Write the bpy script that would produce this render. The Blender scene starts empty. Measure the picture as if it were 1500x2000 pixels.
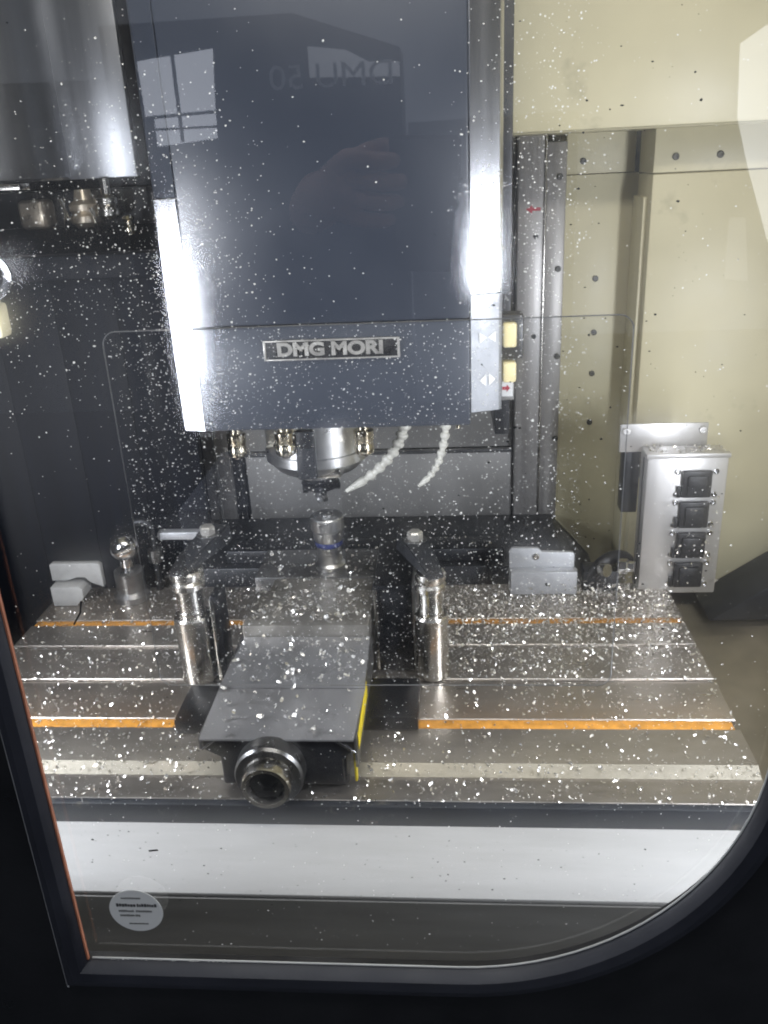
import bpy, bmesh, math, random
from mathutils import Vector, Matrix
R = math.radians
rnd = random.Random(7)
sc = bpy.context.scene
COL = sc.collection

# ------------------------------------------------------------------ camera
# world: x right, y into the machine, z up; z = 0 is the table top, the camera stands at x = y = 0
cam_d = bpy.data.cameras.new('camera')
cam_o = bpy.data.objects.new('camera', cam_d); COL.objects.link(cam_o)
# rows: world axes in camera coordinates (right, up, forward)
A = ((0.9966548, 0.01614638, -0.08011565), (0.06782859, 0.38342806, 0.92107666), (-0.04559064, 0.92342959, -0.38105023))
M4 = Matrix.Identity(4)
for r_ in range(3):
    M4[r_][0] = A[r_][0]; M4[r_][1] = A[r_][1]; M4[r_][2] = -A[r_][2]
CAMZ = 0.74
M4.translation = (0, 0, CAMZ)
cam_o.matrix_world = M4
cam_d.sensor_fit = 'VERTICAL'; cam_d.sensor_height = 24.0
cam_d.lens = 24.0 * 1658.0 / 2000.0
cam_d.clip_start = 0.01; cam_d.clip_end = 60
sc.camera = cam_o

# ------------------------------------------------------------------ light
w = bpy.data.worlds.new('World'); sc.world = w; w.use_nodes = True
bg = w.node_tree.nodes['Background']
bg.inputs[0].default_value = (0.62, 0.68, 0.80, 1); bg.inputs[1].default_value = 0.55

def area(name, loc, target, sx, sy, power, col=(1, .97, .93)):
    l = bpy.data.lights.new(name, 'AREA'); l.shape = 'RECTANGLE'; l.size = sx; l.size_y = sy
    l.energy = power; l.color = col
    o = bpy.data.objects.new(name, l); COL.objects.link(o)
    o.location = loc
    o.rotation_euler = (Vector(target) - Vector(loc)).to_track_quat('-Z', 'Y').to_euler()
    return o
# the machine's own work lamps: one bar over the door, one upright bar in each front corner; the short upper ones are added
area('lamp_over_door', (-0.10, 0.64, 1.22), (-0.05, 1.20, 0.05), 0.9, 0.08, 7.2, (1, .96, .90))
area('lamp_corner_right', (0.555, 0.650, 0.27), (0.0, 0.95, 0.25), 0.075, 0.58, 3.2, (.93, .95, 1))
area('glare_boost_right', (0.548, 0.645, 0.465), (0.0, 0.95, 0.45), 0.12, 0.25, 7.0, (.90, .93, 1))  # short intense lamp added to boost the right strip's glare
area('lamp_corner_left', (-0.85, 0.750, 0.27), (-0.25, 1.00, 0.25), 0.075, 0.58, 3.2, (.93, .95, 1))

area('glare_boost_left', (-0.84, 0.740, 0.445), (-0.25, 1.00, 0.43), 0.12, 0.28, 7.0, (.90, .93, 1))  # added likewise, for the glare on the left strip
# unseen light added above the camera to brighten the reflected hand
area('hand_fill_light', (-0.25, -0.30, 2.35), (-0.25, -0.30, 0.0), 1.2, 0.25, 11.0, (.95, .97, 1))
sc.render.engine = 'CYCLES'
sc.cycles.use_denoising = True; sc.cycles.use_light_tree = False; sc.cycles.use_adaptive_sampling = True; sc.cycles.adaptive_threshold = .03
sc.cycles.filter_width = 2.0
sc.cycles.max_bounces = 5; sc.cycles.transparent_max_bounces = 16
sc.cycles.diffuse_bounces = 2; sc.cycles.glossy_bounces = 4; sc.cycles.transmission_bounces = 6
sc.cycles.caustics_reflective = False; sc.cycles.caustics_refractive = False
sc.cycles.sample_clamp_indirect = 30.0
sc.view_settings.view_transform = 'Standard'; sc.view_settings.look = 'None'
sc.view_settings.exposure = 0.0; sc.view_settings.gamma = 1.0

# ------------------------------------------------------------------ materials
MATS = {}
def mat(name, col, rough=.5, metal=0.0, spec=.5, var=.12, scale=18, stretch=(1, 1, 1), bump=0.0, bscale=120,
        rvar=.1, col2=None, coat=0.0, dirt=None):
    m = bpy.data.materials.new(name); m.use_nodes = True
    nt = m.node_tree; N = nt.nodes; L = nt.links
    b = N['Principled BSDF']
    b.inputs['Metallic'].default_value = metal
    b.inputs['Specular IOR Level'].default_value = spec
    b.inputs['Coat Weight'].default_value = coat
    tc = N.new('ShaderNodeTexCoord'); mp = N.new('ShaderNodeMapping'); mp.inputs['Scale'].default_value = stretch
    L.new(tc.outputs['Object'], mp.inputs['Vector'])
    n = N.new('ShaderNodeTexNoise'); n.inputs['Scale'].default_value = scale; n.inputs['Detail'].default_value = 3
    n.inputs['Roughness'].default_value = .62
    L.new(mp.outputs[0], n.inputs['Vector'])
    cr = N.new('ShaderNodeMapRange'); cr.inputs[1].default_value = .3; cr.inputs[2].default_value = .7
    L.new(n.outputs['Fac'], cr.inputs[0])
    mx = N.new('ShaderNodeMix'); mx.data_type = 'RGBA'
    c = Vector(col); c2 = Vector(col2) if col2 else c * (1 - 2 * var)
    c1 = c if col2 else c * (1 + var)
    mx.inputs['A'].default_value = (*c2, 1); mx.inputs['B'].default_value = (*c1, 1)
    L.new(cr.outputs[0], mx.inputs['Factor'])
    out = mx.outputs['Result']
    if dirt:
        n3 = N.new('ShaderNodeTexNoise'); n3.inputs['Scale'].default_value = dirt[1]; n3.inputs['Detail'].default_value = 4
        n3.inputs['Roughness'].default_value = .7
        L.new(tc.outputs['Object'], n3.inputs['Vector'])
        d = N.new('ShaderNodeMapRange'); d.inputs[1].default_value = dirt[2]; d.inputs[2].default_value = dirt[2] + .16
        L.new(n3.outputs['Fac'], d.inputs[0])
        m2 = N.new('ShaderNodeMix'); m2.data_type = 'RGBA'
        L.new(d.outputs[0], m2.inputs['Factor']); L.new(out, m2.inputs['A']); m2.inputs['B'].default_value = (*dirt[0], 1)
        out = m2.outputs['Result']
    L.new(out, b.inputs['Base Color'])
    rr = N.new('ShaderNodeMapRange'); rr.inputs[3].default_value = max(.03, rough - rvar); rr.inputs[4].default_value = min(1, rough + rvar)
    L.new(cr.outputs[0], rr.inputs[0]); L.new(rr.outputs[0], b.inputs['Roughness'])
    if bump:
        n2 = N.new('ShaderNodeTexNoise'); n2.inputs['Scale'].default_value = bscale; n2.inputs['Detail'].default_value = 2
        L.new(mp.outputs[0], n2.inputs['Vector'])
        bp = N.new('ShaderNodeBump'); bp.inputs['Strength'].default_value = bump; bp.inputs['Distance'].default_value = .002
        L.new(n2.outputs['Fac'], bp.inputs['Height']); L.new(bp.outputs[0], b.inputs['Normal'])
    MATS[name] = m
    return m

mat('navy_paint', (.026, .032, .046), .38, 0, .5, .03, 3, bump=.05, bscale=300)
mat('navy_lower', (.042, .049, .065), .42, 0, .5, .03, 3, bump=.05, bscale=300)
mat('trim_silver', (.66, .67, .70), .23, 1.0, var=.05, scale=40, stretch=(1, 1, .05), rvar=.03)
mat('cream_paint', (.68, .625, .42), .42, 0, .5, .05, 4, bump=.03, bscale=200, dirt=((.46, .42, .28), 9, .60))
mat('grey_plate', (.29, .285, .275), .48, .35, var=.10, scale=10, stretch=(1, 1, .2), bump=.05)
mat('grey_rail', (.36, .35, .34), .42, .5, var=.08, scale=14, stretch=(4, 4, .1))
mat('dark_steel', (.035, .037, .042), .40, .3, var=.2, scale=12, bump=.08)
mat('black_shutter', (.006, .008, .015), .62, 0, .25, .2, 6, stretch=(6, 6, .3))
mat('table_steel', (.40, .37, .335), .33, .85, var=.06, scale=26, stretch=(.5, 1.4, 1), bump=.10, bscale=120, rvar=.06, dirt=((.36, .33, .29), 7, .60))
mat('slope_steel', (.31, .29, .24), .50, .75, var=.08, scale=20, stretch=(.3, 1, 1), bump=.1, dirt=((.40, .36, .29), 16, .60))
mat('table_front', (.012, .015, .021), .55, 0, var=.15, scale=10, dirt=((.15, .13, .10), 20, .62))
mat('sill_steel', (.335, .335, .33), .60, .10, var=.05, scale=30, stretch=(.2, 2, 2), bump=.05, dirt=((.45, .44, .42), 25, .68))
mat('sill_shaded', (.15, .15, .145), .55, .2, var=.2, scale=8, stretch=(.3, 1, 2), bump=.08)
mat('orange_insert', (.66, .30, .045), .45, 0, .5, .18, 60, dirt=((.42, .20, .04), 40, .60))
mat('steel_ground', (.60, .58, .54), .24, 1.0, var=.10, scale=30, rvar=.06, bump=.03)
mat('steel_dark', (.24, .24, .24), .33, .85, var=.15, scale=22, bump=.06, rvar=.08)
mat('vise_cover', (.40, .40, .41), .36, .75, var=.14, scale=9, stretch=(1, .5, 1), bump=.05, rvar=.09, dirt=((.10, .10, .10), 12, .62))
mat('hub_steel', (.13, .13, .13), .30, .9, var=.12, scale=20, rvar=.06)
mat('vise_body', (.022, .023, .026), .38, .4, var=.3, scale=25, bump=.12)
mat('vise_jaw', (.40, .38, .345), .38, .8, var=.15, scale=14, bump=.06, dirt=((.17, .14, .11), 18, .60))
mat('chrome', (.74, .74, .75), .17, 1.0, var=.05, scale=20, rvar=.04)
mat('blue_ring', (.06, .08, .26), .30, .3, var=.1)
mat('yellow_paint', (.80, .62, .02), .42, 0, .5, .12, 40)
mat('brass', (.66, .60, .47), .20, 1.0, var=.1, scale=50)
mat('hose_plastic', (.80, .78, .70), .38, 0, .5, .08, 60)
mat('cream_button', (.78, .68, .38), .40, 0, .5, .06, 40)
mat('white_paint', (.82, .82, .80), .5, 0, .5, .05, 60)
mat('red_ink', (.45, .03, .06), .5, 0, .5, .05, 60)
mat('plate_black', (.020, .020, .022), .35, 0, .5, .2, 60)
mat('plate_silver', (.62, .60, .56), .38, .7, var=.1, scale=80)
mat('box_alu', (.60, .59, .58), .36, .7, var=.06, scale=18, stretch=(1, 1, .12), bump=.03, rvar=.05)
mat('socket_black', (.022, .022, .024), .42, 0, .5, .3, 50, bump=.2)
mat('bracket_grey', (.52, .53, .55), .42, .4, var=.06, scale=30)
mat('tray_brown', (.30, .265, .20), .5, .3, var=.22, scale=5, bump=.1, bscale=40)
mat('frame_black', (.010, .010, .011), .36, 0, .5, .25, 8, bump=.05, bscale=200)
mat('gasket', (.013, .014, .020), .48, 0, .5, .15, 14, bump=.08, bscale=160)
mat('seal_red', (.42, .16, .09), .5, 0, .5, .2, 30)
mat('sheet_grey', (.40, .41, .43), .34, .8, var=.06, scale=8, stretch=(4, 4, .1), rvar=.05)
mat('gripper_warm', (.84, .74, .60), .34, .7, var=.15, scale=30)
mat('sticker_silver', (.52, .52, .50), .45, .2, var=.04, scale=40)
mat('ink_dark', (.05, .05, .05), .6)
mat('ink_grey', (.16, .16, .15), .6)
mat('chip_metal', (.90, .88, .84), .28, .88, var=.1, scale=300)
mat('chip_dark', (.02, .02, .02), .5)
mat('room_wall', (.34, .36, .38), .8, var=.1, scale=1)
mat('room_dark', (.05, .055, .065), .6, var=.15, scale=1)
mat('block_white', (.62, .64, .72), .5)
mat('strip_paint', (.30, .31, .33), .45, .2, var=.04, scale=30)
mat('edge_grey', (.30, .30, .30), .7)
mat('saddle_grey', (.38, .38, .37), .5, 0, .5, .08, 40)
mat('satin_steel', (.80, .80, .80), .30, 1.0, var=.05, scale=30, rvar=.04)
mat('skin', (.72, .42, .33), .5, 0, .5, .08, 40)
mat('sleeve', (.03, .03, .04), .8)

def droplet_mat():
    m = bpy.data.materials.new('splash_drop'); m.use_nodes = True
    N = m.node_tree.nodes; L = m.node_tree.links; N.remove(N['Principled BSDF'])
    t = N.new('ShaderNodeBsdfTranslucent'); t.inputs[0].default_value = (.95, .95, .93, 1)
    d = N.new('ShaderNodeBsdfDiffuse'); d.inputs[0].default_value = (.8, .8, .78, 1)
    mx = N.new('ShaderNodeMixShader'); mx.inputs[0].default_value = .25
    L.new(t.outputs[0], mx.inputs[1]); L.new(d.outputs[0], mx.inputs[2])
    L.new(mx.outputs[0], N['Material Output'].inputs[0]); MATS['splash_drop'] = m
droplet_mat()
def paper_mat():
    m = bpy.data.materials.new('sticker_film'); m.use_nodes = True
    N = m.node_tree.nodes; L = m.node_tree.links; N.remove(N['Principled BSDF'])
    t = N.new('ShaderNodeBsdfTranslucent'); t.inputs[0].default_value = (.60, .60, .58, 1)
    d = N.new('ShaderNodeBsdfDiffuse'); d.inputs[0].default_value = (.72, .72, .70, 1)
    mx = N.new('ShaderNodeMixShader'); mx.inputs[0].default_value = .70
    L.new(t.outputs[0], mx.inputs[1]); L.new(d.outputs[0], mx.inputs[2])
    L.new(mx.outputs[0], N['Material Output'].inputs[0]); MATS['sticker_film'] = m
paper_mat()

def glass_mat(name, refl, film, haze, tint=(.97, .975, .98)):
    """clear sheet with a slightly dirty film: mirror share, weak diffuse film, a narrow scattered lobe"""
    m = bpy.data.materials.new(name); m.use_nodes = True
    N = m.node_tree.nodes; L = m.node_tree.links; N.remove(N['Principled BSDF'])
    tr = N.new('ShaderNodeBsdfTransparent'); tr.inputs[0].default_value = (*tint, 1)
    gl = N.new('ShaderNodeBsdfGlossy'); gl.inputs['Roughness'].default_value = .012
    gl.inputs['Color'].default_value = (1, 1, 1, 1)
    lw = N.new('ShaderNodeLayerWeight'); lw.inputs['Blend'].default_value = .5
    pw = N.new('ShaderNodeMath'); pw.operation = 'POWER'; pw.inputs[1].default_value = 4
    L.new(lw.outputs['Facing'], pw.inputs[0])
    ad = N.new('ShaderNodeMath'); ad.operation = 'MULTIPLY_ADD'; ad.inputs[1].default_value = .8; ad.inputs[2].default_value = refl
    L.new(pw.outputs[0], ad.inputs[0])
    m1 = N.new('ShaderNodeMixShader'); L.new(ad.outputs[0], m1.inputs[0])
    out = tr.outputs[0]
    if haze:
        rf = N.new('ShaderNodeBsdfRefraction'); rf.distribution = 'BECKMANN'; rf.inputs['IOR'].default_value = 1.04; rf.inputs['Roughness'].default_value = .73
        m0 = N.new('ShaderNodeMixShader'); m0.inputs[0].default_value = haze
        L.new(out, m0.inputs[1]); L.new(rf.outputs[0], m0.inputs[2]); out = m0.outputs[0]
    if film:
        ts = N.new('ShaderNodeBsdfTranslucent'); ts.inputs[0].default_value = (.8, .82, .86, 1)
        tc = N.new('ShaderNodeTexCoord'); nz = N.new('ShaderNodeTexNoise'); nz.inputs['Scale'].default_value = 7
        nz.inputs['Detail'].default_value = 7; L.new(tc.outputs['Object'], nz.inputs['Vector'])
        mr = N.new('ShaderNodeMapRange'); mr.inputs[1].default_value = .3; mr.inputs[2].default_value = .75
        mr.inputs[3].default_value = film * .5; mr.inputs[4].default_value = film * 1.5
        L.new(nz.outputs['Fac'], mr.inputs[0])
        m2 = N.new('ShaderNodeMixShader'); L.new(mr.outputs[0], m2.inputs[0])
        L.new(out, m2.inputs[1]); L.new(ts.outputs[0], m2.inputs[2]); out = m2.outputs[0]
    L.new(out, m1.inputs[1]); L.new(gl.outputs[0], m1.inputs[2])
    L.new(m1.outputs[0] if refl else out, N['Material Output'].inputs[0])
    MATS[name] = m
glass_mat('pane_outer', 0, 0.0, 0.0)
glass_mat('pane_film', .072, 0.0, .15)
glass_mat('pane_inner', 0, 0.0, 0.0, (.955, .96, .965))

def emit_mat(name, col, s):
    m = bpy.data.materials.new(name); m.use_nodes = True
    b = m.node_tree.nodes['Principled BSDF']; b.inputs['Base Color'].default_value = (0, 0, 0, 1)
    b.inputs['Emission Color'].default_value = (*col, 1); b.inputs['Emission Strength'].default_value = s
    MATS[name] = m
emit_mat('daylight', (.86, .90, 1), 3.0)
emit_mat('dim_glow', (.86, .90, 1), .9)
emit_mat('daylight_strong', (.92, .95, 1), 4.2)

# ------------------------------------------------------------------ mesh helpers (world coordinates in, local mesh out)
class MB:
    def __init__(s): s.bm = bmesh.new()
    def add(s, vs, fs):
        bv = [s.bm.verts.new(v) for v in vs]
        for f in fs:
            try: s.bm.faces.new([bv[i] for i in f])
            except ValueError: pass
        return s
    def box(s, x0, x1, y0, y1, z0, z1, bev=0, seg=2):
        b2 = bmesh.new()
        bmesh.ops.create_cube(b2, size=1)
        for v in b2.verts:
            v.co = ((x0 + x1) / 2 + v.co.x * (x1 - x0), (y0 + y1) / 2 + v.co.y * (y1 - y0), (z0 + z1) / 2 + v.co.z * (z1 - z0))
        if bev: bmesh.ops.bevel(b2, geom=b2.edges[:], offset=bev, segments=seg, affect='EDGES', profile=.5)
        return s.merge(b2)
    def merge(s, b2, mtx=None):
        if mtx: bmesh.ops.transform(b2, matrix=mtx, verts=b2.verts)
        me = bpy.data.meshes.new('t'); b2.to_mesh(me); b2.free(); s.bm.from_mesh(me); bpy.data.meshes.remove(me)
        return s
    def prism(s, pts, axis, a, b, bev=0):
        """closed polygon (2-D) pushed along an axis from a to b; axis x: (y,z), y: (x,z), z: (x,y)"""
        def P(p, t): return {'x': (t, p[0], p[1]), 'y': (p[0], t, p[1]), 'z': (p[0], p[1], t)}[axis]
        b2 = bmesh.new(); n = len(pts)
        v0 = [b2.verts.new(P(p, a)) for p in pts]; v1 = [b2.verts.new(P(p, b)) for p in pts]
        b2.faces.new(v0); b2.faces.new(v1[::-1])
        for i in range(n): b2.faces.new((v0[i], v1[i], v1[(i + 1) % n], v0[(i + 1) % n]))
        bmesh.ops.recalc_face_normals(b2, faces=b2.faces)
        if bev: bmesh.ops.bevel(b2, geom=b2.edges[:], offset=bev, segments=2, affect='EDGES', profile=.5)
        return s.merge(b2)
    def lathe(s, prof, origin=(0, 0, 0), axis=(0, 0, 1), seg=40, caps=True):
        """prof: (radius, height) pairs along the axis"""
        q = Vector(axis).to_track_quat('Z', 'Y'); o = Vector(origin); b2 = bmesh.new(); rings = []
        for r, h in prof:
            rings.append([b2.verts.new(o + q @ Vector((r * math.cos(2 * math.pi * k / seg), r * math.sin(2 * math.pi * k / seg), h))) for k in range(seg)])
        for a, b in zip(rings, rings[1:]):
            for k in range(seg): b2.faces.new((a[k], a[(k + 1) % seg], b[(k + 1) % seg], b[k]))
        if caps:
            if prof[0][0] > 1e-5: b2.faces.new(rings[0][::-1])
            if prof[-1][0] > 1e-5: b2.faces.new(rings[-1])
        bmesh.ops.remove_doubles(b2, verts=b2.verts, dist=1e-6)
        bmesh.ops.recalc_face_normals(b2, faces=b2.faces)
        return s.merge(b2)
    def tube(s, path, rad, seg=12):
        b2 = bmesh.new(); rings = []; n = len(path)
        path = [Vector(p) for p in path]
        for i, p in enumerate(path):
            t = (path[min(i + 1, n - 1)] - path[max(i - 1, 0)]).normalized()
            q = t.to_track_quat('Z', 'Y'); r = rad[i] if isinstance(rad, (list, tuple)) else rad
            rings.append([b2.verts.new(p + q @ Vector((r * math.cos(2 * math.pi * k / seg), r * math.sin(2 * math.pi * k / seg), 0))) for k in range(seg)])
        for a, b in zip(rings, rings[1:]):
            for k in range(seg): b2.faces.new((a[k], a[(k + 1) % seg], b[(k + 1) % seg], b[k]))
        b2.faces.new(rings[0][::-1]); b2.faces.new(rings[-1])
        bmesh.ops.recalc_face_normals(b2, faces=b2.faces)
        return s.merge(b2)

def wloc(o):
    v = Vector((0, 0, 0))
    while o: v += o.location; o = o.parent
    return v
def obj(name, mb, m, parent=None, origin=None, smooth=True):
    me = bpy.data.meshes.new(name)
    off = Vector(origin) if origin is not None else (wloc(parent) if parent else None)
    if off is None:
        cs = [v.co for v in mb.bm.verts]
        off = Vector(((min(c.x for c in cs) + max(c.x for c in cs)) / 2, (min(c.y for c in cs) + max(c.y for c in cs)) / 2, min(c.z for c in cs)))
    bmesh.ops.translate(mb.bm, verts=mb.bm.verts, vec=-off)
    mb.bm.to_mesh(me); mb.bm.free()
    if smooth:
        me.shade_smooth(); me.set_sharp_from_angle(angle=R(27))
    me.materials.append(MATS[m])
    o = bpy.data.objects.new(name, me); COL.objects.link(o)
    if parent:
        o.parent = parent; o.location = off - wloc(parent)
    else: o.location = off
    return o
def tag(o, label=None, cat=None, group=None, kind=None):
    if label: o['label'] = label
    if cat: o['category'] = cat
    if group: o['group'] = group
    if kind: o['kind'] = kind
    return o
def thing(name, loc, label, cat, group=None):
    o = bpy.data.objects.new(name, None); COL.objects.link(o); o.location = loc; o.empty_display_size = .05
    return tag(o, label, cat, group)
def box(name, b, m, parent=None, bev=.0015): return obj(name, MB().box(*b, bev=bev), m, parent)
def text(name, body, size, m, parent, loc, rot=(R(90), 0, 0), ext=.0006, off=0.0, sx=1.0, align='CENTER', spacing=1.0):
    c = bpy.data.curves.new(name, 'FONT'); c.body = body; c.size = size; c.extrude = ext; c.offset = off
    c.align_x = align; c.align_y = 'CENTER'; c.space_character = spacing
    t = bpy.data.objects.new(name, c); COL.objects.link(t)
    dg = bpy.context.evaluated_depsgraph_get(); me = bpy.data.meshes.new_from_object(t.evaluated_get(dg))
    bpy.data.objects.remove(t); bpy.data.curves.remove(c)
    me.name = name; me.materials.clear(); me.materials.append(MATS[m])
    o = bpy.data.objects.new(name, me); COL.objects.link(o); o.parent = parent
    o.location = Vector(loc) - wloc(parent); o.rotation_euler = rot; o.scale = (sx, 1, 1)
    return o
SCREW = {}
def screw(name, loc, axis, r, m, parent):
    """round-headed socket screw; alike ones share their mesh"""
    key = (r, m)
    if key not in SCREW:
        mb = MB().lathe([(r, 0), (r, r * .5), (r * .85, r * .7), (r * .5, r * .72), (r * .48, r * .35), (0, r * .35)], seg=14)
        o = obj(name, mb, m, None, origin=(0, 0, 0)); SCREW[key] = o.data; bpy.data.objects.remove(o)
    o = bpy.data.objects.new(name, SCREW[key]); COL.objects.link(o); o.parent = parent
    o.location = Vector(loc) - (wloc(parent) if parent else Vector()); o.rotation_euler = Vector(axis).to_track_quat('Z', 'Y').to_euler()
    return o

# ================================================================== the enclosure (setting)
def struct(name, mb, m): return tag(obj(name, mb, m), kind='structure')
struct('wall_right', MB().box(.95, .99, .47, 1.80, -.30, 1.40), 'cream_paint')
struct('wall_left', MB().box(-1.30, -1.26, .47, 2.10, -.30, 1.40), 'black_shutter')
struct('wall_back', MB().box(-1.26, .95, 2.06, 2.10, -.30, 1.40), 'black_shutter')
struct('ceiling', MB().box(-1.30, .99, .47, 2.10, 1.40, 1.44), 'cream_paint')
struct('floor', MB().box(-1.30, .99, .47, 2.10, -.34, -.30), 'tray_brown')
# chip tray right of the table
tr = tag(obj('chip_tray', MB().prism([(.39, -.155), (.945, -.125), (.945, -.17), (.39, -.20)], 'y', .76, 1.615), 'tray_brown'),
         'brown grey chip tray to the right of the machine table', 'tray')

# ------------------------------------------------------------------ cream panels at the right
cp = thing('enclosure_panel', (.30, 1.75, -.14), 'flat cream sheet panel with a column of dark screws beside the grey rail', 'panel')
box('sheet', (.225, .362, 1.750, 1.770, -.14, .700), 'cream_paint', cp)
box('top_flange', (.225, .352, 1.747, 1.765, .7015, .800), 'cream_paint', cp)
screw('screw', (.256, 1.747, .724), (0, -1, 0), .006, 'dark_steel', cp)
for X, Z in ((.289, .508), (.291, .402), (.291, .318), (.291, .214)): screw('screw', (X, 1.750, Z), (0, -1, 0), .006, 'dark_steel', cp)
cb = thing('enclosure_panel', (.60, 1.56, -.10), 'broad cream panel stepping forward behind the grey socket box', 'panel')
obj('sheet', MB().box(.358, .945, 1.62, 1.74, -.125, .6985, bev=.004), 'cream_paint', cb)
box('top_band', (.3585, .945, 1.622, 1.74, .7000, .7715), 'cream_paint', cb, .002)
box('corner_flange', (.350, .3575, 1.645, 1.735, -.09, .66), 'cream_paint', cb, .001)
for X in (.395, .470): screw('screw', (X, 1.622, .7255), (0, -1, 0), .006, 'dark_steel', cb)
co = thing('overhead_housing', (.5, 1.5, .772), 'large cream overhead housing above the right panels', 'housing')
obj('housing', MB().box(.100, .945, 1.50, 1.80, .772, 1.395, bev=.005), 'cream_paint', co)
box('bottom_flange', (.105, .94, 1.5065, 1.60, .7705, .7718), 'cream_paint', co, .0003)

# ------------------------------------------------------------------ column behind the head
cc = thing('column_cover', (-.16, 1.78, -.05), 'grey telescopic sheet cover on the column behind the spindle', 'cover')
box('upper_plate', (-.462, .130, 1.770, 1.790, .158, 1.39), 'grey_plate', cc)
box('lower_plate', (-.455, .130, 1.758, 1.769, -.05, .156), 'grey_plate', cc)
box('seam_lip', (-.455, .130, 1.752, 1.7575, .150, .157), 'dark_steel', cc, .001)
rl = thing('guide_rail_cover', (.18, 1.75, -.03), 'grey upright rail cover with screws right of the spindle head', 'rail cover')
box('rail', (.134, .188, 1.738, 1.765, -.03, .80), 'grey_rail', rl, .003)
box('edge_strip', (.1885, .226, 1.744, 1.765, -.03, .76), 'grey_rail', rl, .002)
box('bead', (.184, .1878, 1.733, 1.7375, -.02, .79), 'steel_ground', rl, .001)
for X, Z in ((.213, .699), (.215, .530), (.218, .357), (.220, .182)): screw('screw', (X, 1.744, Z), (0, -1, 0), .006, 'dark_steel', rl)
for X, Z in ((.170, .400), (.170, .593)): screw('screw', (X, 1.738, Z), (0, -1, 0), .005, 'dark_steel', rl)
ar = obj('arrow', MB().add([(.150, 1.7365, .643), (.162, 1.7365, .651), (.162, 1.7365, .646), (.178, 1.7365, .646), (.178, 1.7365, .640), (.162, 1.7365, .640), (.162, 1.7365, .635)], [(0, 1, 2, 3, 4, 5, 6)]), 'red_ink', rl)
box('shadow_strip', (.1300, .1338, 1.760, 1.768, -.03, .80), 'dark_steel', rl, .0005)  # dark strip stands in for the shaded gap beside the rail
ll = thing('left_rail_cover', (-.50, 1.75, -.03), 'pale grey upright rail strip at the left behind the nozzles', 'rail cover')
box('rail', (-.545, -.484, 1.740, 1.765, -.03, .60), 'grey_rail', ll, .003)
box('groove', (-.4838, -.4632, 1.750, 1.765, -.03, .60), 'dark_steel', ll, .001)
box('bead', (-.520, -.514, 1.735, 1.7395, -.02, .59), 'grey_plate', ll, .001)
# dark way cover between the table and the column, with sloping shoulders
wc = tag(obj('way_cover', MB().prism([(-.62, -.10), (-.56, .012), (.215, .012), (.300, -.085), (.300, -.20), (-.62, -.20)], 'y', 1.48, 1.735, bev=.003), 'dark_steel'),
         'dark sloping way cover behind the table', 'cover')
box('ridge', (-.45, .10, 1.50, 1.56, .0125, .040), 'dark_steel', wc, .004)
gb = tag(obj('corner_guard', MB().prism([(.50, -.124), (.62, -.04), (.940, .17), (.940, -.118)], 'y', 1.50, 1.616, bev=.003), 'dark_steel'),
         'dark wedge shaped guard plate at the lower right', 'guard')

# ------------------------------------------------------------------ left: shutter and tool magazine
sh = thing('tool_shutter', (-.80, 1.62, -.25), 'black blue folding shutter filling the left side', 'shutter')
for i in range(6):
    x0 = -1.255 + i * .1234
    box('shutter_leaf', (x0, x0 + .1228, 1.62, 1.64, -.25, .56), 'black_shutter', sh, .0008)
box('top_rail', (-1.25, -.515, 1.60, 1.66, .5605, .605), 'black_shutter', sh, .004)
tm = thing('tool_magazine', (-.86, 1.9, .60), 'silver tool magazine drum with grippers at the upper left', 'tool magazine')
obj('drum_cover', MB().lathe([(.20, .735), (.205, .74), (.205, 1.38)], (-.98, 1.86, 0), seg=64), 'sheet_grey', tm)
box('side_sheet', (-.80, -.635, 1.84, 1.86, .735, 1.38), 'sheet_grey', tm, .002)
box('lower_rim', (-1.18, -.80, 1.655, 1.70, .722, .733), 'steel_ground', tm, .002)
obj('gripper_block', MB().box(-.905, -.845, 1.84, 1.90, .640, .700, bev=.012, seg=3), 'gripper_warm', tm)
obj('tool_holder', MB().lathe([(.020, 0), (.032, .01), (.032, .022), (.026, .028), (.032, .034), (.032, .046), (.02, .055), (.016, .075)], (-.765, 1.86, .640), seg=28), 'gripper_warm', tm)
obj('tool_holder', MB().lathe([(.018, 0), (.028, .008), (.028, .02), (.022, .026), (.028, .03), (.028, .042), (.012, .05), (.012, .08)], (-.705, 1.84, .655), seg=28), 'steel_ground', tm)
obj('gripper_finger', MB().tube([(-.80, 1.83, .63), (-.79, 1.82, .66), (-.795, 1.82, .70)], .006), 'steel_ground', tm)
obj('gripper_finger', MB().tube([(-.735, 1.83, .628), (-.73, 1.82, .65), (-.735, 1.82, .68)], .005), 'steel_ground', tm)
obj('pull_stud', MB().lathe([(.012, 0), (.016, .006), (.016, .014), (.009, .018), (.009, .026), (.013, .03), (.010, .036)], (-.660, 1.82, .625), seg=20), 'brass', tm)
box('carrier', (-1.05, -.64, 1.90, 1.94, .64, .715), 'dark_steel', tm, .004)

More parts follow.
